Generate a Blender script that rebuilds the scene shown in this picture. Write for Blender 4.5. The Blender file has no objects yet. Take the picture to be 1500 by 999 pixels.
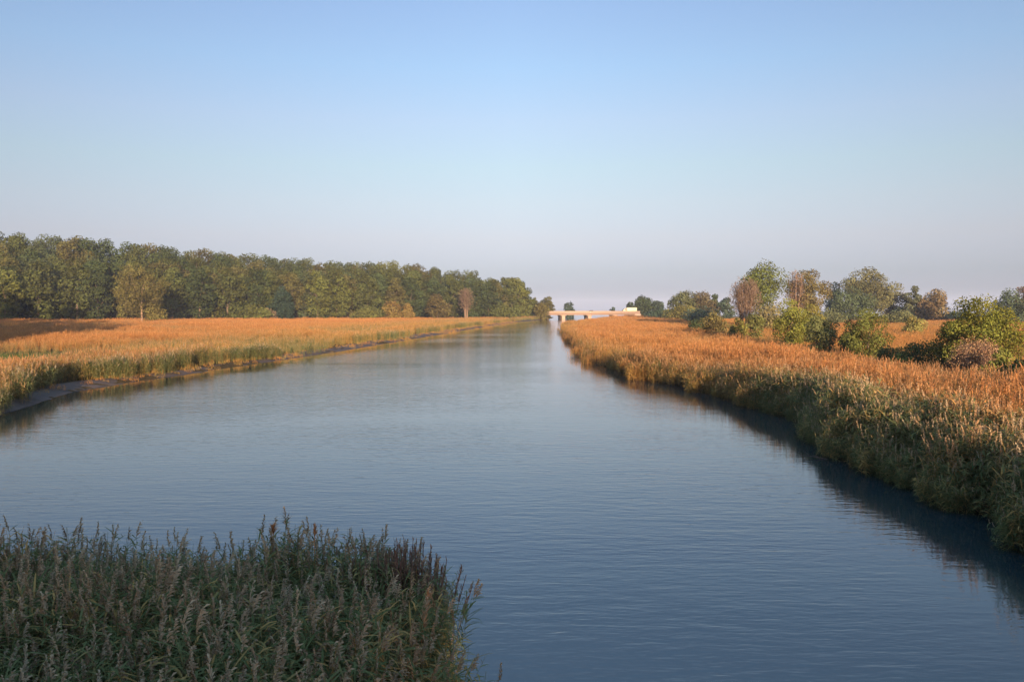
import bpy, math, random
import numpy as np
from mathutils import Vector

SC = bpy.context.scene
COL = SC.collection
R = math.radians
rng = np.random.default_rng(11)
random.seed(5)

# ------------------------------------------------------------------ camera
CAM_H = 7.0
F, CX, CY, PITCH = 1200.0, 750.0, 499.5, R(2.27)
cam = bpy.data.cameras.new('camera')
cam.lens, cam.sensor_width = 28.8, 36.0
cam.clip_start, cam.clip_end = 0.1, 60000
cam_o = bpy.data.objects.new('camera', cam)
COL.objects.link(cam_o)
cam_o.location = (0, 0, CAM_H)
cam_o.rotation_euler = (R(90) - PITCH, 0, 0)
SC.camera = cam_o


def ground_at(px, d):
    """x of the photo column px at depth d"""
    return (px - CX) / F * d


def z_at(py, d):
    """height seen at photo row py at depth d"""
    t = math.tan(math.atan((CY - py) / F) - PITCH)
    return CAM_H + t * d


# ------------------------------------------------------------------ helpers
def tag(o, label=None, cat=None, group=None, kind=None):
    if label: o['label'] = label
    if cat: o['category'] = cat
    if group: o['group'] = group
    if kind: o['kind'] = kind
    return o


def link(o, parent=None):
    COL.objects.link(o)
    if parent is not None:
        o.parent = parent
    return o


def empty(name, loc=(0, 0, 0), rz=0.0, s=(1, 1, 1)):
    o = bpy.data.objects.new(name, None)
    o.empty_display_size = 0.3
    o.location, o.rotation_euler, o.scale = loc, (0, 0, rz), s
    return link(o)


class MB:
    """collects quads with point attributes"""
    def __init__(self):
        self.v, self.f, self.at, self.n = [], [], {}, 0

    def add(self, verts, faces, **attrs):
        verts = np.asarray(verts, float).reshape(-1, 3)
        faces = np.asarray(faces, int) + self.n
        self.v.append(verts)
        self.f.append(faces)
        for k, a in attrs.items():
            self.at.setdefault(k, []).append(np.broadcast_to(np.asarray(a, float), (len(verts),)))
        self.n += len(verts)

    def quads(self, q, **attrs):
        q = np.asarray(q, float).reshape(-1, 4, 3)
        k = len(q)
        at = {n: np.repeat(np.broadcast_to(np.asarray(a, float), (k,)), 4) for n, a in attrs.items()}
        self.add(q.reshape(-1, 3), np.arange(4 * k).reshape(k, 4), **at)

    def tube(self, pts, rad, sides=6, **attrs):
        pts = np.asarray(pts, float)
        rad = np.broadcast_to(np.asarray(rad, float), (len(pts),))
        tan = np.gradient(pts, axis=0)
        tan /= np.linalg.norm(tan, axis=1)[:, None] + 1e-9
        ref = np.array([0.31, 0.95, 0.05]) if abs(tan[0][1]) < 0.8 else np.array([1, 0.1, 0.05])
        u = np.cross(tan, ref); u /= np.linalg.norm(u, axis=1)[:, None] + 1e-9
        w = np.cross(tan, u)
        a = np.arange(sides) * 2 * math.pi / sides
        ring = (u[:, None] * np.cos(a)[None, :, None] + w[:, None] * np.sin(a)[None, :, None]) * rad[:, None, None] + pts[:, None]
        m = len(pts)
        i, j = np.meshgrid(np.arange(m - 1), np.arange(sides), indexing='ij')
        j2 = (j + 1) % sides
        fa = np.stack([i * sides + j, i * sides + j2, (i + 1) * sides + j2, (i + 1) * sides + j], -1).reshape(-1, 4)
        self.add(ring.reshape(-1, 3), fa, **attrs)

    def strip(self, pts, wid, side, **attrs):
        """flat ribbon along pts; side = direction across"""
        pts = np.asarray(pts, float); side = np.asarray(side, float)
        wid = np.broadcast_to(np.asarray(wid, float), (len(pts),))
        a = pts - side * wid[:, None] / 2; b = pts + side * wid[:, None] / 2
        v = np.stack([a, b], 1).reshape(-1, 3)
        i = np.arange(len(pts) - 1)
        self.add(v, np.stack([2 * i, 2 * i + 1, 2 * i + 3, 2 * i + 2], -1), **attrs)

    def box(self, lo, hi, **attrs):
        (x0, y0, z0), (x1, y1, z1) = lo, hi
        v = [(x0, y0, z0), (x1, y0, z0), (x1, y1, z0), (x0, y1, z0), (x0, y0, z1), (x1, y0, z1), (x1, y1, z1), (x0, y1, z1)]
        f = [(0, 3, 2, 1), (4, 5, 6, 7), (0, 1, 5, 4), (1, 2, 6, 5), (2, 3, 7, 6), (3, 0, 4, 7)]
        self.add(v, f, **attrs)

    def mesh(self, name, mat):
        me = bpy.data.meshes.new(name)
        v = np.concatenate(self.v); f = np.concatenate(self.f)
        me.vertices.add(len(v)); me.vertices.foreach_set('co', v.astype(np.float32).ravel())
        me.loops.add(f.size); me.loops.foreach_set('vertex_index', f.astype(np.int32).ravel())
        me.polygons.add(len(f))
        me.polygons.foreach_set('loop_start', np.arange(0, f.size, 4, dtype=np.int32))
        for k, a in self.at.items():
            at = me.attributes.new(k, 'FLOAT', 'POINT')
            at.data.foreach_set('value', np.concatenate(a).astype(np.float32))
        me.update(calc_edges=True)
        me.validate()
        if mat: me.materials.append(mat)
        return me

    def build(self, name, mat, parent=None, bevel=0):
        o = bpy.data.objects.new(name, self.mesh(name, mat))
        if bevel:
            b = o.modifiers.new('bevel', 'BEVEL'); b.width = bevel; b.segments = 2; b.limit_method = 'ANGLE'
        return link(o, parent)


def vnoise(x, y, s, seed):
    """2-D value noise 0..1"""
    g = np.random.default_rng(seed).random((128, 128))
    x = np.asarray(x, float) / s + 40.3; y = np.asarray(y, float) / s + 17.7
    xi = np.floor(x).astype(int); yi = np.floor(y).astype(int)
    fx = x - xi; fy = y - yi
    fx = fx * fx * (3 - 2 * fx); fy = fy * fy * (3 - 2 * fy)
    a = g[xi % 128, yi % 128]; b = g[(xi + 1) % 128, yi % 128]
    c = g[xi % 128, (yi + 1) % 128]; d = g[(xi + 1) % 128, (yi + 1) % 128]
    return (a * (1 - fx) + b * fx) * (1 - fy) + (c * (1 - fx) + d * fx) * fy


def sstep(a, b, x):
    t = np.clip((np.asarray(x, float) - a) / (b - a), 0, 1)
    return t * t * (3 - 2 * t)


# ------------------------------------------------------------------ materials
def new_mat(name):
    m = bpy.data.materials.new(name); m.use_nodes = True
    nt = m.node_tree; nt.nodes.clear()
    out = nt.nodes.new('ShaderNodeOutputMaterial')
    return m, nt, out


def N(nt, t, **kw):
    n = nt.nodes.new(t)
    for k, v in kw.items(): setattr(n, k, v)
    return n


def attr(nt, name, typ='GEOMETRY'):
    return N(nt, 'ShaderNodeAttribute', attribute_name=name, attribute_type=typ).outputs['Fac']


def math_n(nt, op, a, b=None, clamp=False):
    n = N(nt, 'ShaderNodeMath', operation=op, use_clamp=clamp)
    for i, v in enumerate((a, b)):
        if v is None: continue
        if isinstance(v, (int, float)): n.inputs[i].default_value = v
        else: nt.links.new(v, n.inputs[i])
    return n.outputs[0]


def mix_n(nt, fac, a, b, blend='MIX'):
    n = N(nt, 'ShaderNodeMix', data_type='RGBA', blend_type=blend)
    for i, v in ((0, fac), (6, a), (7, b)):
        if isinstance(v, (int, float)): n.inputs[i].default_value = v
        elif isinstance(v, tuple): n.inputs[i].default_value = (*v, 1)
        else: nt.links.new(v, n.inputs[i])
    return n.outputs[2]


def leaf_shader(nt, out, col, trans=0.3):
    d = N(nt, 'ShaderNodeBsdfDiffuse'); t = N(nt, 'ShaderNodeBsdfTranslucent'); mx = N(nt, 'ShaderNodeMixShader')
    mx.inputs[0].default_value = trans
    for s in (d, t): nt.links.new(col, s.inputs['Color'])
    nt.links.new(d.outputs[0], mx.inputs[1]); nt.links.new(t.outputs[0], mx.inputs[2])
    nt.links.new(mx.outputs[0], out.inputs[0])


def principled(name, col, rough=0.8, spec=0.3, noise=0.0, scale=4.0, bump=0.0, col2=None):
    m, nt, out = new_mat(name)
    p = N(nt, 'ShaderNodeBsdfPrincipled')
    p.inputs['Base Color'].default_value = (*col, 1)
    p.inputs['Roughness'].default_value = rough
    p.inputs['Specular IOR Level'].default_value = spec
    if noise or col2 or bump:
        tc = N(nt, 'ShaderNodeTexCoord')
        nz = N(nt, 'ShaderNodeTexNoise'); nz.inputs['Scale'].default_value = scale; nz.inputs['Detail'].default_value = 6
        nt.links.new(tc.outputs['Object'], nz.inputs['Vector'])
        c2 = col2 or tuple(c * (1 - noise) for c in col)
        nt.links.new(mix_n(nt, nz.outputs['Fac'], c2, col), p.inputs['Base Color'])
        if bump:
            b = N(nt, 'ShaderNodeBump'); b.inputs['Strength'].default_value = bump
            nt.links.new(nz.outputs['Fac'], b.inputs['Height']); nt.links.new(b.outputs[0], p.inputs['Normal'])
    nt.links.new(p.outputs[0], out.inputs[0])
    return m


def reed_material():
    m, nt, out = new_mat('reed')
    dry, rnd, h, plume = attr(nt, 'dry', 'INSTANCER'), attr(nt, 'rnd'), attr(nt, 'h'), attr(nt, 'plume')
    tone = attr(nt, 'tone', 'INSTANCER')
    green = mix_n(nt, rnd, (0.098, 0.117, 0.042), (0.21, 0.212, 0.085))
    tan = mix_n(nt, rnd, (0.28, 0.108, 0.032), (0.54, 0.26, 0.082))
    # green, then ochre, then russet as a stand dries out
    och = mix_n(nt, rnd, (0.20, 0.135, 0.036), (0.42, 0.28, 0.085))
    tan = mix_n(nt, tone, och, tan)
    k = math_n(nt, 'MULTIPLY', math_n(nt, 'SUBTRACT', rnd, 0.5), 0.75)
    k = math_n(nt, 'ADD', dry, k)
    k = math_n(nt, 'MULTIPLY', math_n(nt, 'SUBTRACT', k, 0.28), 2.2, clamp=True)
    leaf = mix_n(nt, k, green, tan)
    pl_g = mix_n(nt, rnd, (0.2, 0.165, 0.10), (0.42, 0.34, 0.21))
    pl_d = mix_n(nt, rnd, (0.34, 0.135, 0.048), (0.60, 0.29, 0.105))
    pl = mix_n(nt, dry, pl_g, pl_d)
    leaf_shader(nt, out, mix_n(nt, plume, leaf, pl), 0.28)
    return m


def foliage_material(name='foliage'):
    m, nt, out = new_mat(name)
    oi = N(nt, 'ShaderNodeObjectInfo')
    v = attr(nt, 'v')
    hs = N(nt, 'ShaderNodeHueSaturation')
    nt.links.new(oi.outputs['Color'], hs.inputs['Color'])
    nt.links.new(math_n(nt, 'ADD', math_n(nt, 'MULTIPLY', v, 0.04), 0.48), hs.inputs['Hue'])
    nt.links.new(math_n(nt, 'ADD', math_n(nt, 'MULTIPLY', v, 1.1), 0.45), hs.inputs['Value'])
    leaf_shader(nt, out, hs.outputs[0], 0.25)
    return m


M_REED = reed_material()
M_LEAF = foliage_material()
M_BARK = principled('bark', (0.16, 0.115, 0.08), 0.9, 0.1, noise=0.5, scale=3)
M_PALEBARK = principled('pale_bark', (0.27, 0.175, 0.115), 0.9, 0.1, noise=0.35, scale=3)
M_CONC = principled('weathered_concrete', (0.27, 0.185, 0.135), 0.85, 0.2, noise=0.25, scale=0.8, bump=0.1)
M_CONC2 = principled('pale_concrete', (0.31, 0.22, 0.155), 0.85, 0.2, noise=0.2, scale=0.9)
M_CREAM = principled('cream_paint', (0.46, 0.385, 0.25), 0.5, 0.4, noise=0.08, scale=1)
M_GLASS = principled('dark_window_glass', (0.02, 0.025, 0.03), 0.15, 0.5)
M_TYRE = principled('tyre_rubber', (0.02, 0.02, 0.02), 0.9, 0.2)
M_DARKCAR = principled('dark_car_paint', (0.05, 0.04, 0.05), 0.35, 0.5)
M_DEADSTEM = principled('dead_stem', (0.21, 0.125, 0.085), 0.95, 0.05, noise=0.5, scale=8)
M_ORANGE = principled('dry_plume', (0.5, 0.25, 0.11), 0.95, 0.05, noise=0.35, scale=20)
M_ROOF = principled('red_roof_tile', (0.45, 0.2, 0.14), 0.8, 0.2, noise=0.2)

# ------------------------------------------------------------------ sun, sky
SUN_AZ, SUN_EL = R(180 - 11), R(8.5)
sun = bpy.data.lights.new('sun', 'SUN')
sun.energy, sun.angle, sun.color = 5.0, R(0.6), (1.0, 0.74, 0.52)
sun_o = bpy.data.objects.new('sun', sun); COL.objects.link(sun_o)
to_sun = Vector((math.sin(SUN_AZ) * math.cos(SUN_EL), math.cos(SUN_AZ) * math.cos(SUN_EL), math.sin(SUN_EL)))
sun_o.rotation_euler = to_sun.to_track_quat('Z', 'Y').to_euler()
sun_o.location = to_sun * 100

W = bpy.data.worlds.new('World'); SC.world = W; W.use_nodes = True
wn = W.node_tree; bg = wn.nodes['Background']
sk = N(wn, 'ShaderNodeTexSky', sky_type='NISHITA', sun_disc=False, sun_elevation=SUN_EL, sun_rotation=SUN_AZ,
       altitude=0, air_density=1.0, dust_density=0.6, ozone_density=3.0)
# the sky's own colour by elevation: a grey-lavender belt at the horizon, paler blue above
geo = N(wn, 'ShaderNodeTexCoord'); sxyz = N(wn, 'ShaderNodeSeparateXYZ')
wn.links.new(geo.outputs['Generated'], sxyz.inputs[0])
def ramp(stops):
    r = N(wn, 'ShaderNodeValToRGB'); e = r.color_ramp.elements
    while len(e) < len(stops): e.new(0.5)
    for q, (p, c) in zip(e, stops): q.position = p; q.color = (*c, 1)
    return r
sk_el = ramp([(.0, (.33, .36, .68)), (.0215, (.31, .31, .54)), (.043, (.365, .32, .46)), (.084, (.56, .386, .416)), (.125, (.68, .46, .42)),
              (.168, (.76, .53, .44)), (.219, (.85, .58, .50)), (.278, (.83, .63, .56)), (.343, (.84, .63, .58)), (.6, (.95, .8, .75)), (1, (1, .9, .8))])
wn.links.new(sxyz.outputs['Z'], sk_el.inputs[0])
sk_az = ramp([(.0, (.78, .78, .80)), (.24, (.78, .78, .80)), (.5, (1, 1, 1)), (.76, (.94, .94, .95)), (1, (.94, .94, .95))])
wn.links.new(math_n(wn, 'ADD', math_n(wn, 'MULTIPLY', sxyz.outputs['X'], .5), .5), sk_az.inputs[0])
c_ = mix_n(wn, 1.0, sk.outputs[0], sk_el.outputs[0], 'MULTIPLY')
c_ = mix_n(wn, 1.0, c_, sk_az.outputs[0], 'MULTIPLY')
zenith_fill = N(wn, 'ShaderNodeMapRange'); zenith_fill.inputs[1].default_value = .4; zenith_fill.inputs[2].default_value = .8; zenith_fill.inputs[3].default_value = 1.0; zenith_fill.inputs[4].default_value = 2.8  # overhead sky brightened beyond natural, added as unseen fill for shaded areas
wn.links.new(sxyz.outputs['Z'], zenith_fill.inputs[0])
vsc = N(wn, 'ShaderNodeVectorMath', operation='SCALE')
wn.links.new(c_, vsc.inputs[0]); wn.links.new(zenith_fill.outputs[0], vsc.inputs['Scale'])
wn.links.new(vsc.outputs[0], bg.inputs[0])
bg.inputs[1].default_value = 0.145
vs = SC.view_settings
vs.view_transform, vs.look, vs.gamma, vs.use_curve_mapping = 'Standard', 'None', 1.0, False
vs.exposure = 1.5

# ------------------------------------------------------------------ river
LEFT = np.array([(-60, -20), (2, -20), (14, -30), (25, -36), (53, -33.5), (71, -36.7), (90, -33.8), (133, -27.7), (195, -21),
                 (280, -11.7), (420, 3.5), (525, 22), (560, 27), (700, 38), (5000, 40)], float)
RIGHT = np.array([(-60, 13), (8, 14.5), (25, 15.3), (31, 15.9), (41.6, 16.5), (47, 17.4), (55, 17.8), (65, 17.5), (68, 16.3), (77, 13.6),
                  (84, 12.8), (106, 9.6), (145, 11.2), (215, 13.4), (305, 18.7), (365, 29.5), (494, 57), (560, 70), (700, 82), (5000, 90)], float)


def xl(y): return np.interp(y, LEFT[:, 0], LEFT[:, 1])
def xr(y): return np.interp(y, RIGHT[:, 0], RIGHT[:, 1])
def mud_w(y): return np.interp(y, [40, 54, 66, 90, 150, 280, 420, 520], [.5, .8, 2.0, 2.4, 3.0, 5.5, 5, 2])


# front edge of the wood on the left bank: (x, depth)
EDGE = np.array([(-900, 60), (-330, 170), (-255, 262), (-206, 330), (-160, 372), (-117, 402), (-60, 450), (-10, 488), (20, 520), (27, 535)], float)
HILL = np.array([(-900, 26), (-330, 23), (-240, 17.5), (-200, 17.5), (-150, 13), (-117, 11), (-60, 13), (-20, 11.5), (5, 8), (24, 0), (60, 0), (900, 0)], float)


def edge_y(x): return np.interp(x, EDGE[:, 0], EDGE[:, 1])


def ground_z(x, y):
    x = np.asarray(x, float); y = np.asarray(y, float)
    a, b = xl(y), xr(y)
    dl, dr = a - x, x - b
    z = np.full(np.broadcast(x, y).shape, -1.6)
    mw = mud_w(y)
    zl = np.where(dl < mw, -0.15 + 0.42 * dl / mw, 0.27 + np.clip((dl - mw) * 0.0045, 0, 1.0))
    s = y - edge_y(x)
    hill = np.interp(x, HILL[:, 0], HILL[:, 1]) * sstep(12, 105, s) * (1 - sstep(500, 900, s))
    zl = zl + hill
    zr = np.where(dr < 0.8, -0.5 + 1.0 * dr, 0.3 + np.clip((dr - .8) * 0.006, 0, 0.55))
    z = np.where(dl > -2, np.maximum(zl, -1.6), z)
    z = np.where((dl <= 0) & (dl > -2), -0.15 + dl * 0.7, z)
    z = np.where(dr > -2, np.where(dr < 0, -0.5 + dr * 0.55, zr), z)
    # near bank under the camera, where the reed clump stands
    nb = 1 - sstep(0, 1.4, np.maximum(y - near_edge(x), x - NEAR_X))
    z = np.where(y < 30, np.maximum(z, -1.6 + 1.85 * nb), z)
    z = z + (vnoise(x, y, 9, 3) - .5) * 0.12
    # the land drops away under the sea beyond the far bridge
    return z - sstep(640, 760, y) * 4 * (1 - sstep(150, 260, x) * 0.0)


NEAR_X = -1.05
def near_edge(x): return 15.9 - 0.9 * sstep(-4, 0, x) - 0.35 * np.sin(np.asarray(x) * 0.9)


def axis(lo, hi, dense, growth):
    """positions dense[0]..dense[1] at step dense[2], growing outward"""
    a, b, st = dense
    mid = list(np.arange(a, b, st))
    s, p, right = st, mid[-1], []
    while p < hi:
        s *= growth; p += s; right.append(p)
    s, p, left = st, a, []
    while p > lo:
        s *= growth; p -= s; left.append(p)
    return np.array(left[::-1] + mid + right)


gx = axis(-4500, 4500, (-46, 46, 0.8), 1.05)
gy = axis(-400, 4500, (-4, 120, 0.8), 1.03)
X, Y = np.meshgrid(gx, gy, indexing='ij')
Z = ground_z(X, Y)
nx, ny = X.shape
idx = np.arange(nx * ny).reshape(nx, ny)
gf = np.stack([idx[:-1, :-1], idx[1:, :-1], idx[1:, 1:], idx[:-1, 1:]], -1).reshape(-1, 4)
mdw = sstep(34, 46, X) * sstep(30, 60, Y) * (1 - sstep(600, 700, Y))
lawn = np.exp(-(((X + 67) / 15) ** 2 + ((Y - 104) / 19) ** 2) ** 2)


def ground_material():
    m, nt, out = new_mat('earth')
    tc = N(nt, 'ShaderNodeTexCoord')
    nz = N(nt, 'ShaderNodeTexNoise'); nz.inputs['Scale'].default_value = 0.12; nz.inputs['Detail'].default_value = 8
    nz2 = N(nt, 'ShaderNodeTexNoise'); nz2.inputs['Scale'].default_value = 1.7; nz2.inputs['Detail'].default_value = 6
    for q in (nz, nz2): nt.links.new(tc.outputs['Object'], q.inputs['Vector'])
    earth = mix_n(nt, nz2.outputs['Fac'], (0.03, 0.022, 0.012), (0.11, 0.075, 0.035))
    straw = mix_n(nt, nz2.outputs['Fac'], (0.12, 0.07, 0.03), (0.3, 0.17, 0.075))
    straw = mix_n(nt, nz.outputs['Fac'], straw, (0.16, 0.11, 0.05))
    c = mix_n(nt, attr(nt, 'meadow'), earth, straw)
    c = mix_n(nt, attr(nt, 'lawn'), c, mix_n(nt, nz2.outputs['Fac'], (0.08, 0.10, 0.02), (0.15, 0.16, 0.035)))
    p = N(nt, 'ShaderNodeBsdfDiffuse'); nt.links.new(c, p.inputs[0])
    b = N(nt, 'ShaderNodeBump'); b.inputs['Strength'].default_value = 0.6; b.inputs['Distance'].default_value = 0.3
    nt.links.new(nz2.outputs['Fac'], b.inputs['Height']); nt.links.new(b.outputs[0], p.inputs['Normal'])
    nt.links.new(p.outputs[0], out.inputs[0])
    return m


g = MB(); g.add(np.stack([X, Y, Z], -1).reshape(-1, 3), gf, meadow=mdw.ravel(), lawn=lawn.ravel())
ground = g.build('ground', ground_material()); tag(ground, kind='structure')


def water_material():
    m, nt, out = new_mat('river_water')
    p = N(nt, 'ShaderNodeBsdfPrincipled')
    p.inputs['Base Color'].default_value = (0.011, 0.024, 0.027, 1)
    p.inputs['Roughness'].default_value = 0.04
    p.inputs['IOR'].default_value = 1.66
    tc = N(nt, 'ShaderNodeTexCoord')

    def layer(scale, rot, sx, sy, detail=3):
        mp = N(nt, 'ShaderNodeMapping')
        mp.inputs['Rotation'].default_value = (0, 0, R(rot)); mp.inputs['Scale'].default_value = (sx, sy, 1)
        nt.links.new(tc.outputs['Object'], mp.inputs['Vector'])
        nz = N(nt, 'ShaderNodeTexNoise'); nz.inputs['Scale'].default_value = scale; nz.inputs['Detail'].default_value = detail
        nz.inputs['Distortion'].default_value = 0.3
        nt.links.new(mp.outputs[0], nz.inputs['Vector'])
        return nz.outputs['Fac']
    h = math_n(nt, 'ADD', math_n(nt, 'MULTIPLY', layer(1.4, 4, 0.55, 2.0), 0.7), math_n(nt, 'MULTIPLY', layer(3.4, -7, 0.6, 1.9), 0.3))
    h = math_n(nt, 'ADD', h, math_n(nt, 'MULTIPLY', layer(0.35, 10, 0.5, 1.4, 2), 0.6))
    b = N(nt, 'ShaderNodeBump'); b.inputs['Distance'].default_value = 0.04
    patch = layer(0.035, 8, 0.6, 1.3, 2)
    mr = N(nt, 'ShaderNodeMapRange'); mr.inputs[1].default_value = 0.35; mr.inputs[2].default_value = 0.65
    mr.inputs[3].default_value = 0.30; mr.inputs[4].default_value = 0.85
    nt.links.new(patch, mr.inputs[0])
    # sheltered, calmer water along the banks
    nt.links.new(math_n(nt, 'MULTIPLY', mr.outputs[0], math_n(nt, 'ADD', math_n(nt, 'MULTIPLY', attr(nt, 'ruffle'), .8), .2)), b.inputs['Strength'])
    nt.links.new(h, b.inputs['Height']); nt.links.new(b.outputs[0], p.inputs['Normal'])
    nt.links.new(p.outputs[0], out.inputs[0])
    return m


M_WATER = water_material()
wx = axis(-5600, 5600, (-44, 44, 1.5), 1.12); wy = axis(-60, 5600, (-4, 160, 2.0), 1.06)
WX, WY = np.meshgrid(wx, wy, indexing='ij')
wi = np.arange(WX.size).reshape(WX.shape)
wf = np.stack([wi[:-1, :-1], wi[1:, :-1], wi[1:, 1:], wi[:-1, 1:]], -1).reshape(-1, 4)
ruf = sstep(1, 7.5, xr(WY) - WX) * sstep(.5, 7, WX - xl(WY))
w = MB(); w.add(np.stack([WX, WY, WX * 0], -1).reshape(-1, 3), wf, ruffle=ruf.ravel())
water = w.build('water', M_WATER); tag(water, kind='structure')

# mud strip along the left bank
ys = np.concatenate([np.arange(30, 130, .4), np.arange(130, 540, 1.5)])
cols = np.linspace(-0.3, 1.35, 34)
mx_, my_ = np.meshgrid(cols, ys, indexing='ij')
mw_ = mud_w(my_) + (vnoise(my_, my_ * 0, 7, 8) - .5) * np.minimum(2.2, mud_w(my_))
px_ = xl(my_) - mx_ * mw_
dl_ = xl(my_) - px_
mz_ = -0.11 + 0.42 * dl_ / mud_w(my_) + (vnoise(px_, my_, 1.6, 21) - .5) * 0.10 + (vnoise(px_, my_, 8, 22) - .5) * 0.07 + (vnoise(px_, my_, .6, 23) - .5) * 0.08
mz_ = np.minimum(mz_, 0.36)
ii = np.arange(mx_.size).reshape(mx_.shape)
mf = np.stack([ii[:-1, :-1], ii[:-1, 1:], ii[1:, 1:], ii[1:, :-1]], -1).reshape(-1, 4)
mb = MB(); mb.add(np.stack([px_, my_, mz_], -1).reshape(-1, 3), mf)
M_MUD = principled('wet_mud', (0.12, 0.085, 0.062), 0.85, 0.12, scale=0.9, col2=(0.04, 0.03, 0.026), bump=0.5)
tag(mb.build('mud_bank', M_MUD), kind='structure')


# ------------------------------------------------------------------ reeds
def reed_clump(seed, n, radius, height, leaves, leaf_len, leaf_w, plume_n, plume_len, plume_w, stem_w, seg=3, plume_p=.7):
    r = np.random.default_rng(seed); b = MB()
    for _ in range(n):
        a, q = r.random() * 6.283, radius * math.sqrt(r.random())
        base = np.array([q * math.cos(a), q * math.sin(a), 0])
        H = height * (0.72 + 0.36 * r.random()); rn = r.random()
        la, lk = r.random() * 6.283, (0.04 + 0.16 * r.random() ** 2) * H
        ld = np.array([math.cos(la), math.sin(la), 0])
        def P(t): return base + ld * lk * t ** 2.2 + np.array([0, 0, H * t])
        ts = np.linspace(0, 1, seg + 1); st = np.array([P(t) for t in ts])
        sd = np.array([-ld[1], ld[0], 0])
        b.strip(st, np.linspace(stem_w, stem_w * .5, seg + 1), sd, h=ts.repeat(2), rnd=rn, plume=0)
        b.strip(st, np.linspace(stem_w, stem_w * .5, seg + 1), ld, h=ts.repeat(2), rnd=rn, plume=0)
        for k in range(leaves):
            t = 0.25 + 0.7 * (k + r.random()) / leaves
            p0 = P(t); az = r.random() * 6.283
            o = np.array([math.cos(az), math.sin(az), 0]); L = leaf_len * (0.6 + 0.6 * r.random())
            up, dr = 0.85 - 0.75 * r.random(), 0.2 + 0.7 * r.random()
            u = np.linspace(0, 1, 4)
            pts = p0 + o * (L * u * (1 - .15 * u))[:, None] + np.array([0, 0, 1.]) * (L * (up * u - dr * u ** 2))[:, None]
            ac = np.array([-o[1], o[0], 0.5 * (r.random() - .5)]); ac /= np.linalg.norm(ac)
            lr = np.clip(rn + (r.random() - .5) * .7, 0, 1)
            b.strip(pts, leaf_w * np.array([.55, 1, .75, .05]), ac, h=t, rnd=lr, plume=0)
        if plume_n and r.random() < plume_p:
            top = P(1.0); pr = r.random()
            drp = ld * 0.7 + np.array([r.random() - .5, r.random() - .5, 0]) * 1.0
            for k in range(plume_n):
                t = k / plume_n
                p0 = top + np.array([0, 0, 1]) * (t - .45) * plume_len + drp * plume_len * 0.35 * t * t
                az = r.random() * 6.283
                o = np.array([math.cos(az), math.sin(az), 0]) * .6 + drp * .7
                L = plume_len * (0.55 - 0.3 * t) * (.6 + .6 * r.random())
                u = np.linspace(0, 1, 3)
                pts = p0 + o * (L * u)[:, None] * .6 + np.array([0, 0, 1.]) * (L * (0.8 * u - 0.55 * u ** 2))[:, None]
                ac = np.array([-math.sin(az), math.cos(az), .4]); ac /= np.linalg.norm(ac)
                b.strip(pts, plume_w * np.array([.4, 1, .2]), ac, h=1, rnd=np.clip(pr + (r.random() - .5) * .5, 0, 1), plume=1)
    return b.mesh('reed_clump', M_REED)


def proto_collection(name, meshes):
    c = bpy.data.collections.new(name)
    for i, me in enumerate(meshes):
        c.objects.link(bpy.data.objects.new(f'{name}_{i:02d}', me))
    return c


C_NEAR = proto_collection('near_reed', [reed_clump(100 + i, 11, .55, 2.5, 13, .52, .048, 20, .38, .042, .012) for i in range(7)])
C_FORE = proto_collection('foreground_reed', [reed_clump(150 + i, 12, .55, 2.45, 24, .44, .029, 26, .32, .030, .010, 3, .5) for i in range(7)])
C_MID = proto_collection('mid_reed', [reed_clump(200 + i, 15, .95, 2.2, 6, .55, .055, 6, .34, .07, .03, 2) for i in range(6)])
C_FAR = proto_collection('far_reed', [reed_clump(300 + i, 22, 1.7, 2.1, 4, .7, .10, 4, .4, .12, .06, 2) for i in range(5)])
C_GRASS = proto_collection('dry_grass', [reed_clump(400 + i, 26, 1.3, 0.95, 3, .45, .05, 0, .3, .05, .03, 2) for i in range(4)])


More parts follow.
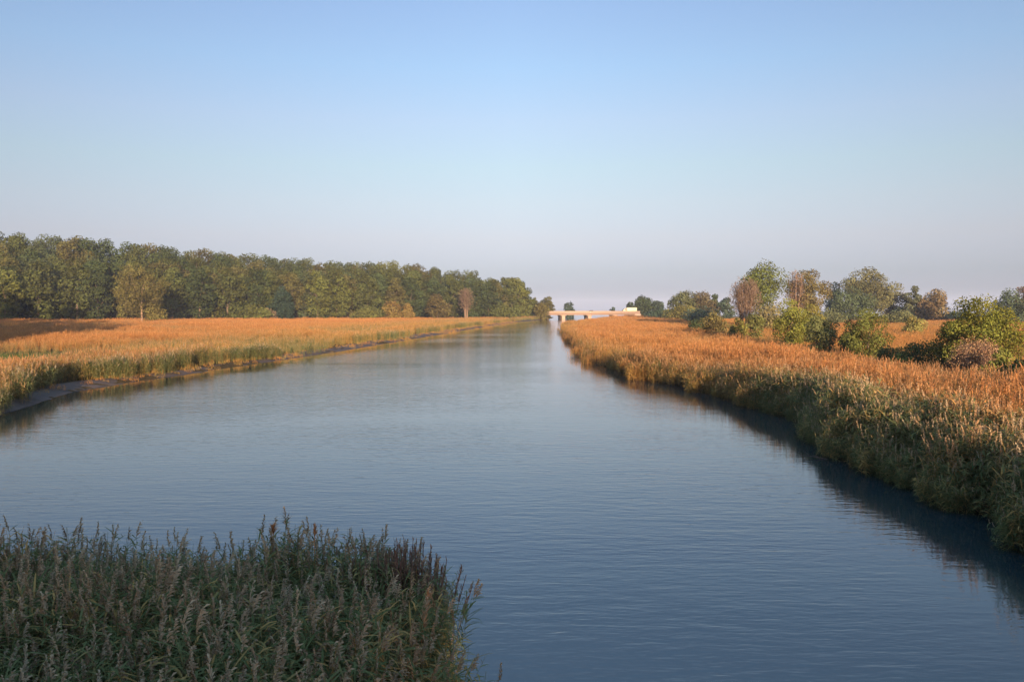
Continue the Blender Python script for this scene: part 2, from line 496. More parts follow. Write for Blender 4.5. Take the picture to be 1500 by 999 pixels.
def scatter(name, pts, scl, dry, tone, coll, tilt=0.10, label=None, obname='reed_bed'):
    """one object of countless plants: a point cloud with a clump on each point"""
    n = len(pts)
    r = np.random.default_rng(abs(hash(name)) % 1000 if False else sum(map(ord, name)))
    me = bpy.data.meshes.new(name)
    me.vertices.add(n); me.vertices.foreach_set('co', np.asarray(pts, np.float32).ravel())
    def fa(k, v): me.attributes.new(k, 'FLOAT', 'POINT').data.foreach_set('value', np.asarray(v, np.float32))
    fa('scl', scl); fa('dry', dry); fa('tone', tone)
    rot = np.stack([(r.random(n) - .5) * 2 * tilt, (r.random(n) - .5) * 2 * tilt, r.random(n) * 6.283], -1)
    me.attributes.new('rot', 'FLOAT_VECTOR', 'POINT').data.foreach_set('vector', rot.astype(np.float32).ravel())
    me.attributes.new('pick', 'INT', 'POINT').data.foreach_set('value', r.integers(0, 997, n).astype(np.int32))
    o = link(bpy.data.objects.new(obname, me))
    ng = bpy.data.node_groups.new(name, 'GeometryNodeTree')
    ng.interface.new_socket('Geometry', in_out='INPUT', socket_type='NodeSocketGeometry')
    ng.interface.new_socket('Geometry', in_out='OUTPUT', socket_type='NodeSocketGeometry')
    gi, go = ng.nodes.new('NodeGroupInput'), ng.nodes.new('NodeGroupOutput')
    ci = ng.nodes.new('GeometryNodeCollectionInfo'); ci.inputs['Collection'].default_value = coll
    ci.inputs['Separate Children'].default_value = True; ci.inputs['Reset Children'].default_value = True
    ip = ng.nodes.new('GeometryNodeInstanceOnPoints'); ip.inputs['Pick Instance'].default_value = True

    def na(k, t):
        q = ng.nodes.new('GeometryNodeInputNamedAttribute'); q.data_type = t; q.inputs[0].default_value = k
        return next(s for s in q.outputs if s.enabled and s.name == 'Attribute')
    L = ng.links.new
    L(gi.outputs[0], ip.inputs['Points']); L(ci.outputs[0], ip.inputs['Instance'])
    L(na('scl', 'FLOAT'), ip.inputs['Scale']); L(na('pick', 'INT'), ip.inputs['Instance Index'])
    er = ng.nodes.new('FunctionNodeEulerToRotation')
    L(na('rot', 'FLOAT_VECTOR'), er.inputs[0]); L(er.outputs[0], ip.inputs['Rotation'])
    L(ip.outputs[0], go.inputs[0])
    md = o.modifiers.new('plants', 'NODES'); md.node_group = ng
    tag(o, label, 'reeds', kind='stuff')
    return o


def grid(x0, x1, y0, y1, st, seed):
    r = np.random.default_rng(seed)
    a, b = np.meshgrid(np.arange(x0, x1, st), np.arange(y0, y1, st), indexing='ij')
    a = a.ravel() + (r.random(a.size) - .5) * st; b = b.ravel() + (r.random(b.size) - .5) * st
    k = np.abs(a) < 0.80 * b + 14          # a generous wedge round the view
    return a[k], b[k]


def with_z(x, y, dz=-0.05): return np.stack([x, y, ground_z(x, y) + dz], -1)


FIELD_R = np.array([(-10, 34), (56, 35), (74, 36), (90, 35), (108, 36), (151, 40), (250, 53), (400, 80), (530, 110)], float)


def right_bed(st, y0, y1, seed):
    x, y = grid(8, 125, y0, y1, st, seed)
    e = x - xr(y); far = np.interp(y, FIELD_R[:, 0], FIELD_R[:, 1])
    wig = (vnoise(x, y, 2.0, 31) - .5) * 2.6 + (vnoise(x, y, 6, 32) - .5) * 4.2
    k = (e > -0.35 + wig * .55) & (x < far + (vnoise(x, y, 8, 33) - .5) * 6)
    x, y, e = x[k], y[k], e[k]
    n1, n2, n3 = vnoise(x, y, 9, 41), vnoise(x, y, 2.5, 42), vnoise(x, y, 30, 43)
    dry = 0.22 + 0.6 * sstep(1, 6, e) + (n1 - .5) * .5 + (n2 - .5) * .35
    dry = dry + 0.42 * sstep(48, 74, y) * (1 - sstep(0, 7, e))
    scl = 0.90 + (n1 - .5) * .34 + (n2 - .5) * .42 - 0.30 * (1 - sstep(-.6, 1.3, e))
    scl = np.where(y > 60, scl * 0.92, scl)
    tone = np.clip(0.35 + 0.75 * n3 + 0.3 * sstep(4, 12, e) + (n2 - .5) * .3, 0, 1)
    r = np.random.default_rng(seed + 1); q = lambda: r.random(len(x)) - .5
    p = with_z(x, y); p[:, 2] = np.maximum(p[:, 2], -.12)
    return p, scl * (1 + q() * .3), np.clip(dry + q() * .3, 0, 1), np.clip(tone + q() * .5, 0, 1)


def left_bed(st, y0, y1, seed):
    x, y = grid(-430, 30, y0, y1, st, seed)
    e = xl(y) - mud_w(y) - x
    wig = (vnoise(x, y, 3, 51) - .5) * 2.2 + (vnoise(x, y, 9, 52) - .5) * 3
    lw = np.exp(-(((x + 67) / 15) ** 2 + ((y - 104) / 19) ** 2) ** 2)
    k = (e > wig) & (y < edge_y(x) + 4)
    x, y, e, lw = x[k], y[k], e[k], lw[k]
    n1, n2, n3 = vnoise(x, y, 13, 61), vnoise(x, y, 3, 62), vnoise(x, y, 45, 63)
    dry = 0.56 + 0.25 * sstep(12, 50, e) + (n1 - .5) * .7 + (n2 - .5) * .3 - 0.5 * (1 - sstep(0, 4, e)) * (n1 > .58)
    dry = dry - 0.4 * (1 - sstep(46, 60, y)) - .55 * lw
    tone = np.clip(0.28 + 0.8 * sstep(15, 65, e) + (n3 - .5) * .7 + (n2 - .5) * .3, 0, 1)
    scl = 0.64 + .1 * sstep(150, 260, y) + (n1 - .5) * .34 + (n2 - .5) * .40 + .16 * (1 - sstep(0, 4, e)) * (n1 > .5) - .55 * lw
    r = np.random.default_rng(seed + 1); q = lambda: r.random(len(x)) - .5
    return with_z(x, y), scl * (1 + q() * .22), np.clip(dry + q() * .3, 0, 1), np.clip(tone + q() * .4, 0, 1)


def near_bed():
    x, y = grid(-17, 1, 3.5, 17, .34, 71)
    inside = np.maximum(y - near_edge(x), x - NEAR_X + (vnoise(x, y, 1.5, 72) - .5) * .9)
    k = inside < -0.15
    x, y = x[k], y[k]
    n1, n2 = vnoise(x, y, 3, 73), vnoise(x, y, 1, 74)
    dry = 0.10 + n1 * .22 + (n2 - .5) * .25 + .35 * sstep(-2.4, -.8, x) * (n2 > .35)
    scl = 0.94 + (n1 - .5) * .2 + (n2 - .5) * .2 - .12 * sstep(-2.6, -1.0, x) + .10 * np.exp(-((x + 4) / 2.6) ** 2)
    return with_z(x, y), scl, np.clip(dry, 0, 1), n1


scatter('foreground_reed_bed', *near_bed(), C_FORE, .2, 'dense green reeds with tan plumes filling the lower left corner')
scatter('near_right_reed_bed', *right_bed(.72, 10, 92, 81), C_NEAR, .24, 'reeds on the near right bank, green at the water and orange behind')


def fringe():
    x, y = grid(10, 24, 14, 96, .55, 131)
    e = x - xr(y)
    wig = (vnoise(x, y, 2.0, 31) - .5) * 2.6 + (vnoise(x, y, 6, 32) - .5) * 4.2
    r = np.random.default_rng(132); n = len(x)
    edge = -0.5 + wig * .55
    wide = np.interp(y, [14, 30, 45, 56, 66, 96], [5.5, 4.5, 3.4, 2.2, .8, .6])
    k = (e > edge) & (e < edge + wide * (.4 + 1.1 * vnoise(x, y, 3, 133)) + r.random(n) * .8)
    x, y, e = x[k], y[k], (e - edge)[k]; n = len(x)
    p = with_z(x, y); p[:, 2] = np.maximum(p[:, 2], -.2)
    n1 = vnoise(x, y, 2.6, 134); q = r.random(n)
    scl = .45 + .6 * sstep(-.2, 2.2, e) + (n1 - .5) * .4 + (q - .5) * .3
    dry = .05 + .3 * n1 + .3 * (r.random(n) - .5) +   .5 * sstep(48, 68, y)
    return p, np.clip(scl, .3, 1.2), np.clip(dry, 0, 1), np.clip(.1 + .5 * r.random(n), 0, 1)


C_FRINGE = proto_collection('fringe_reed', [reed_clump(170 + i, 11, .6, 2.35, 19, .56, .052, 16, .34, .05, .012, 3, .3) for i in range(7)])
scatter('fringe', *fringe(), C_FRINGE, .28, 'leafy grey-green reeds hanging over the water along the right bank')


def left_fringe():
    x, y = grid(-60, -24, 40, 125, .7, 141)
    e = xl(y) - mud_w(y) - x
    r = np.random.default_rng(142); n = len(x)
    edge = (vnoise(x, y, 3, 51) - .5) * 2.2 + (vnoise(x, y, 9, 52) - .5) * 3
    clump = np.maximum(sstep(.52, .66, vnoise(x, y, 6.5, 143)), 1 - sstep(47, 57, y))
    k = (e > edge - .8 - 1.0 * (1 - sstep(50, 60, y))) & (e < edge + 2.6 + 2 * (1 - sstep(46, 56, y))) & (r.random(n) < clump)
    x, y, e = x[k], y[k], e[k]; n = len(x)
    return with_z(x, y), np.clip(.75 + .35 * (r.random(n) - .5), .3, 1.2), np.clip(.12 + .25 * (r.random(n) - .5), 0, 1), r.random(n) * .5


scatter('leftfringe', *left_fringe(), C_FRINGE, .26, 'dark green reed tufts along the edge of the left bank')
scatter('middle_right_reed_bed', *right_bed(1.25, 92, 210, 82), C_MID, .1, 'orange brown reeds along the middle of the right bank')
scatter('distant_right_reed_bed', *right_bed(2.3, 210, 540, 83), C_FAR, .08, 'orange reeds on the right bank running up to the far bridge')
scatter('near_left_reed_bed', *left_bed(.78, 40, 100, 84), C_NEAR, .12, 'ochre and green reeds behind the mud at the left edge')
scatter('middle_left_reed_bed', *left_bed(1.4, 100, 190, 85), C_MID, .1, 'ochre reeds along the middle of the left bank')
scatter('distant_left_reed_bed', *left_bed(2.5, 190, 560, 86), C_FAR, .08, 'orange reed field in front of the wood')


def mud_litter():
    x, y = grid(-60, 30, 44, 420, .9, 95)
    e = xl(y) - x
    n = vnoise(x, y, 5, 96)
    r = np.random.default_rng(97)
    k = (e > .7) & (e < mud_w(y) + 1) & (r.random(len(x)) < .05 + .5 * (n > .6) + .3 * (e > mud_w(y) * .75))
    x, y = x[k], y[k]
    p = with_z(x, y); p[:, 2] = np.maximum(p[:, 2], 0.0)
    return p, .2 + .35 * r.random(len(x)) ** 2, .6 + .4 * r.random(len(x)), r.random(len(x))


tag(scatter('reed_stubble', *mud_litter(), C_GRASS, .5, 'broken dry reed stubble and litter on the left mud', 'reed_stubble'), cat='stubble')


def meadow():
    x, y = grid(30, 420, 40, 460, 2.3, 91)
    far = np.interp(y, FIELD_R[:, 0], FIELD_R[:, 1])
    k = x > far - 1
    x, y = x[k], y[k]
    n1, n2 = vnoise(x, y, 14, 92), vnoise(x, y, 4, 93)
    return with_z(x, y), .8 + n1 * .7 + (n2 - .5) * .4, np.clip(.75 + (n1 - .5) * .5, 0, 1), np.clip(.55 + n2 * .6, 0, 1)


tag(scatter('dry_grass_meadow', *meadow(), C_GRASS, .1, 'brown dry grass behind the right reed strip', 'grass_meadow'), cat='grass')


# ------------------------------------------------------------------ trees
def crown_mesh(name, seed, H, Wd, base=.15, lobes=26, leaf=.6, count=2600, lobe_r=.24, top=1.0, flat=1.0, gap=0.0, lean=0.0, tfac=1.0):
    """leaf clumps spread over many lobes; uneven outline, gaps between lobes"""
    r = np.random.default_rng(seed); b = MB()
    cz, hz = H * (base + top) / 2, H * (top - base) / 2
    cs, rs = [], []
    tries = 0
    while len(cs) < lobes and tries < 4000:
        tries += 1
        d = r.normal(size=3); d /= np.linalg.norm(d)
        q = r.random() ** (1 / 3) * .80
        p = d * q
        wz = 1 - 0.35 * abs(p[2]) - tfac * .25 * max(p[2], 0)
        c = np.array([p[0] * Wd / 2 * wz + lean * H * p[2] * .2, p[1] * Wd / 2 * wz, cz + p[2] * hz])
        rad = lobe_r * Wd * (.6 + .7 * r.random())
        if gap and any(np.linalg.norm(c - e) < gap * (rad + f) for e, f in zip(cs, rs)): continue
        cs.append(c); rs.append(rad)
    cs, rs = np.array(cs), np.array(rs)
    w = rs ** 2; w /= w.sum()
    li = r.choice(len(cs), count, p=w)
    d = r.normal(size=(count, 3)); d[:, 2] = d[:, 2] * .9 + .25
    d /= np.linalg.norm(d, axis=1)[:, None]
    rr = (0.55 + 0.5 * r.random(count) ** .6)
    sub = r.normal(size=(count, 3)) * .06
    c = cs[li] + d * np.array([1, 1, .72 * flat]) * (rs[li] * rr)[:, None] + sub * rs[li][:, None]
    half = np.percentile(np.hypot(c[:, 0] - c[:, 0].mean(), c[:, 1] - c[:, 1].mean()), 96)
    k = Wd / 2 / half
    c[:, :2] *= k; cs[:, :2] *= k
    zl, zh = np.percentile(c[:, 2], [2, 99.5])
    fz = lambda z: H * base + (z - zl) / (zh - zl) * H * (top - base)
    c[:, 2] = fz(c[:, 2]); cs[:, 2] = fz(cs[:, 2])
    c[:, 2] = np.maximum(c[:, 2], .15)
    nrm = d + r.normal(size=(count, 3)) * .55
    nrm /= np.linalg.norm(nrm, axis=1)[:, None]
    t = np.cross(nrm, r.normal(size=(count, 3))); t /= np.linalg.norm(t, axis=1)[:, None] + 1e-9
    s2 = np.cross(nrm, t)
    sz = leaf * (.55 + .8 * r.random(count))[:, None]
    q = np.stack([c - t * sz * .6, c - s2 * sz * .42, c + t * sz * .6, c + s2 * sz * .42], 1)
    lv = r.random(len(cs))
    v = np.clip(.55 * lv[li] + .45 * r.random(count), 0, 1)
    b.quads(q, v=v)
    return b.mesh(name, M_LEAF), cs


def trunk_mesh(name, seed, H, cs, r0, mat, limbs=6, lift=.55):
    r = np.random.default_rng(seed); b = MB()
    bend = r.normal(size=2) * .02 * H
    top = np.array([bend[0], bend[1], H * lift])
    t = np.linspace(0, 1, 6)
    pts = np.stack([bend[0] * t ** 2, bend[1] * t ** 2, H * lift * t], -1)
    b.tube(pts, r0 * (1.25 - .75 * t) * (1 + .5 * (t == 0)), 7)
    for c in cs[r.permutation(len(cs))[:limbs]]:
        st = pts[min(5, 2 + int(r.random() * 4))]
        m = (st + c) / 2 + np.array([0, 0, .05 * H])
        b.tube([st, m, c], [r0 * .42, r0 * .28, r0 * .08], 5)
    return b.mesh(name, mat)


# kinds for the wood on the left: shared meshes, own tint per tree
KINDS = []
for i in range(9):
    H_, W_ = 1.0, 1.0
    hh, ww = 23.5 + (i % 3) * 1.2, 14.0 + (i * 7 % 5)
    cm, cs = crown_mesh('crown', 500 + i, hh, ww, base=(.02, .05, .10)[i % 3], lobes=32, leaf=.8, count=4200, lobe_r=.16, gap=.68)
    KINDS.append((cm, trunk_mesh('trunk', 520 + i, hh, cs, .38, M_BARK), hh, ww))

for i in range(7):
    hh, ww = 23.5 + (i % 3) * .8, 14.5 + i % 3
    cm, cs = crown_mesh('crown', 560 + i, hh, ww, base=.2, lobes=46, leaf=.75, count=4000, lobe_r=.15, gap=.25, tfac=.3)
    KINDS.append((cm, trunk_mesh('trunk', 580 + i, hh, cs, .38, M_BARK), hh, ww))

TINTS = {'olive': (0.070, 0.077, 0.024), 'deep green': (0.050, 0.064, 0.024), 'yellow-green': (0.098, 0.102, 0.026),
         'brownish olive': (0.086, 0.077, 0.026), 'grey-green': (0.062, 0.074, 0.032)}
TN = list(TINTS)


def place_tree(name, x, y, kind, s, sw, rz, tint, label, cat, group, parts=True, trunk_mat=None):
    cm, tm, hh, ww = kind
    o = empty(name, (x, y, float(ground_z(x, y)) - .1), rz, (s * sw, s * sw, s))
    tag(o, label, cat, group)
    c = bpy.data.objects.new('crown', cm); link(c, o); c.color = (*tint, 1)
    t = bpy.data.objects.new('trunk', tm); link(t, o)
    return o


LANDMARKS = [(790, "the wood's tip"), (683, 'the bare russet tree'), (640, 'the orange bush'), (575, 'the yellow bush'),
             (412, 'the dark blue-green tree'), (300, 'the gap of shadow'), (207, 'the pale-trunked tree'), (60, 'the left edge')]
ORD = ['', 'second ', 'third ', 'fourth ', 'fifth ', 'sixth ', 'seventh ', 'eighth ', 'ninth ', 'tenth ', 'eleventh ', 'twelfth ', 'thirteenth ', 'fourteenth ', 'fifteenth ']

# rows of the wood
seg = np.diff(EDGE[1:], axis=0); L_ = np.concatenate([[0], np.cumsum(np.hypot(seg[:, 0], seg[:, 1]))])


def on_edge(s, off):
    x = np.interp(s, L_, EDGE[1:, 0]); y = np.interp(s, L_, EDGE[1:, 1])
    k = min(np.searchsorted(L_, s, 'right') - 1, len(seg) - 1)
    t = seg[k] / np.hypot(*seg[k]); n = np.array([-t[1], t[0]])
    return x + n[0] * off, y + n[1] * off


wood = []
rr_ = np.random.default_rng(77)
for row, (off, st) in enumerate([(3, 10.5), (11, 9.5), (20, 11), (31, 12.5), (43, 12.5), (57, 12), (72, 12), (90, 13)]):
    s = L_[1] * .72 + rr_.random() * 4
    while s < L_[-1] - off * .9:
        x, y = on_edge(s + (rr_.random() - .5) * 3, off + (rr_.random() - .5) * 6)
        s += st * ((.8 + .4 * rr_.random()) if row else (.55 + .95 * rr_.random()))
        p = CX + F * x / y
        if p < -140 or y > 640: continue
        wood.append((row, p, x, y))

TIERS = {0: 'front-row', 1: 'second-row', 2: 'lower-slope', 3: 'mid-slope', 4: 'upper-slope', 5: 'high-slope', 6: 'skyline', 7: 'rear skyline'}
recs = []
for row, p, x, y in wood:
    if row == 0 and abs(p - 207) < 12: continue          # the pale-trunked tree stands here
    tint = rr_.choice(len(TN), p=[.34, .22, .16, .16, .12] if row < 2 else [.42, .18, .10, .2, .1])
    recs.append([row, p, x, y, TN[tint]])
groups = {}
for rc in recs:
    lm = min(LANDMARKS, key=lambda q: abs(q[0] - rc[1]))
    rc.append(lm[1]); groups.setdefault((rc[0], rc[4], lm[1]), []).append(rc)
for key, mem in groups.items():
    mem.sort(key=lambda q: q[1])
    for i, rc in enumerate(mem):
        o_ = '' if len(mem) == 1 else f', {["first", "second", "third", "fourth", "fifth", "sixth", "seventh", "eighth", "ninth"][i]} such from the left'
        rel = 'by' if rc[0] == 0 else ('behind' if rc[0] < 3 else 'above')
        rc.append(f'{rc[4]} {TIERS[rc[0]]} tree {rel} {rc[5]}{o_}')
for rc in recs:
    row, p, x, y, tn, lm, label = rc
    k = KINDS[rr_.integers(9)] if row < 3 else KINDS[9 + rr_.integers(7)]
    s = (.88 + .18 * rr_.random()) if row < 5 else (.93 + .08 * rr_.random())
    tipf = sstep(735, 790, p)
    s *= 1 - .06 * tipf
    if p > 776: s *= .62
    t = np.array(TINTS[tn]) * (.78 + .26 * rr_.random())
    place_tree('broadleaf_tree', x, y, k, s, .92 + .2 * rr_.random(), rr_.random() * 6.28, t, label, 'tree', 'trees of the wood on the left bank')

# trees that stand just outside the frame on the left bank and throw the long shadow over the reeds
for i, (x, y, s) in enumerate([(-83, 96, .92), (-93, 110, 1.0), (-106, 126, 1.05), (-121, 148, 1.1), (-138, 172, 1.1), (-160, 204, 1.1), (-184, 238, 1.1)]):
    place_tree('broadleaf_tree', x, y, KINDS[i % 9], s, 1.0, i * 1.3, TINTS['olive'],
               'olive tree just beyond the left edge, casting the long shadow on the reeds', 'tree', 'trees beyond the left edge')

def solo(name, px, d, top_y, width_px, tint, label, cat='tree', group=None, base=.12, lobes=24, leaf=None, count=2600, lobe_r=.2,
         gap=.3, bark=None, seed=None, r0=None, flat=1.0, limbs=6, lift=.55, tfac=1.0):
    """one tree or bush with its own crown, sized so that it reaches photo row top_y at depth d"""
    x = ground_at(px, d); z0 = float(ground_z(x, d)) - .08
    H = z_at(top_y, d) - z0; Wd = width_px / F * d
    seed = seed or int(px * 7 + top_y)
    leaf = leaf or max(.13, d / 800 * 1.3)
    cm, cs = crown_mesh('crown', seed, H / 1.02, Wd * (1.18 if group == 'trees along the right horizon' else 1.06), base, lobes, leaf, int(count * 2.6), lobe_r, 1.0, flat, gap, tfac=tfac)
    o = empty(name, (x, d, z0)); tag(o, label, cat, group)
    lift_ = 1.3 if group == 'trees along the right horizon' else (1.15 if group == 'bushes behind the right reed strip' else 1.0)
    c = bpy.data.objects.new('crown', cm); link(c, o); c.color = (*(q * lift_ for q in tint), 1)
    link(bpy.data.objects.new('trunk', trunk_mesh('trunk', seed + 1, H, cs, r0 or max(.05, H * .016), bark or M_BARK, limbs, lift)), o)
    return o


M_TWIG = principled('russet_twig', (0.19, 0.125, 0.085), 0.95, 0.05, noise=0.3, scale=2)


def bare(name, px, d, top_y, width_px, label, cat='tree', group=None, n=60, mat=None, spread=.35, leafc=None, leafn=0, stems=4, thick=1.0):
    """a leafless, twiggy tree: several stems dividing into fine branches"""
    x = ground_at(px, d); z0 = float(ground_z(x, d)) - .08
    H = z_at(top_y, d) - z0; Wd = width_px / F * d
    r = np.random.default_rng(int(px * 3 + d)); tk = MB(); tw = MB(); ends = []
    def dome(p):
        rho = math.hypot(p[0], p[1]) / (Wd * .5)
        if rho > 1: p[:2] /= rho; rho = 1
        p[2] = min(p[2], H * (.52 + .48 * math.sqrt(max(0, 1 - rho ** 2))) * (.93 + .09 * r.random()))
        return p
    for s in range(stems):
        a = 6.283 * (s + r.random() * .6) / stems
        o_ = np.array([math.cos(a), math.sin(a), 0]) * Wd * .5 * spread * (.5 + .5 * r.random())
        t = np.linspace(0, 1, 6)
        sp = np.stack([o_[0] * (.45 + .55 * t ** 1.3) + (r.random() - .5) * .1 * Wd * t, o_[1] * (.45 + .55 * t ** 1.3), H * (.7 + .2 * r.random()) * t], -1)
        tk.tube(sp, H * .014 * thick * (1.1 - .85 * t), 5)
        for k in range(n):
            q = .22 + .78 * r.random(); i = int(q * 5); p0 = sp[i] + (sp[min(i + 1, 5)] - sp[i]) * (q * 5 - i)
            az = r.random() * 6.283; L = Wd * (.20 + .28 * r.random()) * (1.15 - .55 * q)
            dv = np.array([math.cos(az) * .75, math.sin(az) * .75, .55 + .7 * r.random()])
            e = dome(p0 + dv * L)
            wv = max(.035, d / 800 * .3) * thick
            sd = np.array([-math.sin(az), math.cos(az), .2])
            tw.strip([p0, (p0 + e) / 2 + np.array([0, 0, .05 * L]), e], np.array([1, .8, .4]) * wv, sd)
            for _ in range(3):
                q2 = .3 + .7 * r.random(); p1 = p0 + (e - p0) * q2
                d2 = dv * .5 + r.normal(size=3) * .5; e2 = dome(p1 + d2 * L * .5)
                tw.strip([p1, e2], np.array([.8, .35]) * wv, np.array([-d2[1], d2[0], .3]) / (np.linalg.norm(d2) + 1e-6)); ends.append(e2)
    o = empty(name, (x, d, z0)); tag(o, label, cat, group)
    tk.build('trunk', M_PALEBARK if mat is None else mat, o); tw.build('branches', M_TWIG, o)
    if leafn:
        ends = np.array(ends); c = ends[r.integers(len(ends), size=leafn)] + r.normal(size=(leafn, 3)) * .25
        nrm = r.normal(size=(leafn, 3)); nrm /= np.linalg.norm(nrm, axis=1)[:, None]
        tt = np.cross(nrm, r.normal(size=(leafn, 3))); tt /= np.linalg.norm(tt, axis=1)[:, None]; bb = np.cross(nrm, tt)
        sz = max(.06, d / 800 * .55)
        b = MB(); b.quads(np.stack([c - tt * sz, c - bb * sz * .7, c + tt * sz, c + bb * sz * .7], 1), v=r.random(leafn))
        f = b.build('foliage', M_LEAF, o); f.color = (*leafc, 1)
    return o


OLV, DGR, YGR, BLG = (.085, .08, .024), (.045, .06, .026), (.128, .128, .026), (.05, .068, .045)
PNK, BRO, ORG = (.13, .095, .055), (.10, .08, .03), (.155, .105, .032)

# in front of the wood
gf_ = 'shrubs at the foot of the wood'
solo('pale_trunk_tree', 208, 331, 392, 66, (.095, .080, .026), 'tree with a tall pale trunk and brownish crown before the wood', base=.2, lobes=30, bark=M_PALEBARK, r0=.36, lift=.6, gap=.55, lobe_r=.17, count=3200)
solo('broadleaf_tree', 412, 392, 420, 36, (.035, .055, .035), 'dark blue-green tree in the middle of the front of the wood', group='trees of the wood on the left bank', base=.03)
bare('bare_tree', 683, 452, 421, 34, 'bare russet tree standing before the green wood', n=70, leafc=PNK, leafn=900, stems=4)
solo('shrub', 576, 420, 441, 28, ORG, 'larger yellow autumn shrub at the foot of the wood', 'shrub', gf_, base=.02, count=900)
solo('shrub', 598, 424, 444, 17, ORG, 'smaller yellow autumn shrub right beside the larger yellow one', 'shrub', gf_, base=.02, count=700)
solo('shrub', 641, 436, 431, 34, BRO, 'round rusty brown shrub between the yellow shrubs and the bare russet tree', 'shrub', gf_, base=.02, count=1300)
solo('shrub', 540, 415, 450, 44, (.11, .11, .03), 'low light green shrub left of the yellow shrubs', 'shrub', gf_, base=.0, count=1000)
solo('shrub', 372, 376, 446, 40, (.10, .105, .03), 'pale green bush at the foot of the wood left of the dark tree', 'shrub', gf_, base=.0, count=1200)
solo('shrub', 394, 384, 452, 22, PNK, 'small pinkish shrub beside the dark blue-green tree', 'shrub', gf_, base=.0, count=700)
solo('shrub', 228, 330, 449, 30, (.12, .10, .03), 'low straw-coloured shrub right of the pale trunk', 'shrub', gf_, base=.0, count=700)
solo('shrub', 735, 480, 446, 44, (.085, .09, .026), 'wide green shrub below the tip of the wood', 'shrub', gf_, base=.0, count=1100)
solo('shrub', 793, 512, 443, 22, (.10, .085, .026), 'round olive shrub at the very tip of the wood beside the bridge', 'shrub', gf_, base=.0, count=900)

# beyond the bridge
gb = 'trees round the far bridge'
solo('broadleaf_tree', 833, 640, 443, 17, BLG, 'small dark tree rising behind the left half of the far bridge', group=gb, base=.1, count=700, leaf=1.0)
solo('broadleaf_tree', 897, 640, 450, 8, BLG, 'tiny dark tree left of the cream truck', group=gb, base=.1, count=300, leaf=.9)
solo('broadleaf_tree', 923, 600, 443, 16, DGR, 'small round dark tree behind the cream truck', group=gb, base=.1, count=700, leaf=1.0)
solo('broadleaf_tree', 942, 560, 434, 32, DGR, 'dome-shaped dark green tree right of the far bridge', group=gb, base=.08, count=1800, gap=.35)
solo('broadleaf_tree', 962, 570, 441, 18, BLG, 'small grey-green tree beside the dome-shaped tree', group=gb, base=.1, count=900)

gr = 'trees along the right horizon'
solo('shrub', 978, 430, 452, 50, (.035, .05, .03), 'broad dark blue-green bush low on the right horizon', 'shrub', gr, base=0, count=1800)
solo('broadleaf_tree', 1003, 425, 427, 40, (.075, .08, .035), 'grey-olive tree, left of the pair beyond the dark bush', group=gr, base=.06, count=2200, gap=.35)
solo('broadleaf_tree', 1033, 425, 428, 38, (.085, .07, .035), 'brownish tree, right of the pair beyond the dark bush', group=gr, base=.06, count=2200, gap=.35)
solo('broadleaf_tree', 1045, 440, 431, 14, DGR, 'narrow dark tree at the right end of the pair', group=gr, base=.06, count=900)
solo('shrub', 1004, 380, 447, 50, (.11, .10, .03), 'olive yellow bush in front of the grey-olive tree', 'shrub', gr, base=0, count=1500)
solo('shrub', 1030, 330, 450, 46, BLG, 'low dark bush before the brownish tree', 'shrub', gr, base=0, count=1500)
solo('broadleaf_tree', 1064, 420, 436, 20, BLG, 'thin grey-green tree left of the tall bare tree', group=gr, base=.05, count=900)

solo('broadleaf_tree', 1114, 250, 384, 64, (.075, .085, .024), 'tall round-topped green tree behind the bare pinkish tree', group=gr, base=.3, lobes=30, count=3600, lobe_r=.19, gap=.35)
bare('bare_tree', 1091, 238, 403, 50, 'bare pinkish tree with pale stems before the tall green tree', 'tree', gr, n=120, leafc=(.16, .11, .065), leafn=2600, stems=7, spread=.75)
bare('bare_tree', 1164, 252, 392, 34, 'half-bare reddish tree, left of the pair behind the yellow-green tree', 'tree', gr, n=90, leafc=(.2, .13, .07), leafn=1900, stems=5, spread=.6)
solo('broadleaf_tree', 1185, 255, 395, 48, (.105, .085, .035), 'tall brownish olive tree beside the half-bare reddish one', group=gr, base=.2, lobes=30, count=3200, lobe_r=.18, gap=.45)
solo('shrub', 1125, 225, 444, 50, (.13, .11, .045), 'grey tan thicket under the tall green tree', 'shrub', gr, base=0, count=1500)
solo('broadleaf_tree', 1221, 400, 414, 26, BLG, 'narrow dark bluish tree left of the broad horizon tree', group=gr, base=.08, count=1500, gap=.4)
solo('broadleaf_tree', 1272, 390, 393, 66, (.09, .085, .036), 'broad tall tree with a spreading crown on the right horizon', group=gr, base=.3, lobes=34, count=4200, lobe_r=.17, gap=.45)
solo('broadleaf_tree', 1248, 375, 421, 52, (.055, .07, .033), 'dark green tree under the left of the broad tall one', group=gr, base=.05, count=2600, gap=.4)
solo('broadleaf_tree', 1303, 400, 428, 40, (.085, .08, .045), 'loose grey-olive tree right of the broad tall one', group=gr, base=.1, count=1700, gap=.55, lobes=16)
solo('broadleaf_tree', 1337, 385, 419, 24, (.075, .08, .04), 'slim open tree left of the rounded brownish one', group=gr, base=.2, count=1300, gap=.5)
solo('broadleaf_tree', 1365, 380, 424, 36, (.12, .085, .04), 'rounded brownish tree at the right end of the horizon trees', group=gr, base=.05, count=2000, gap=.4)
solo('shrub', 1345, 390, 446, 60, (.06, .075, .045), 'low grey-green bushes under the slim open tree', 'shrub', gr, base=0, count=1500)
solo('shrub', 1398, 390, 455, 46, BLG, 'low dark bush alone on the horizon left of the big round bush', 'shrub', gr, base=0, count=900)
solo('broadleaf_tree', 1479, 330, 424, 42, (.05, .065, .035), 'dark green tree behind the big round bush', group=gr, base=.04, count=2400, gap=.35)
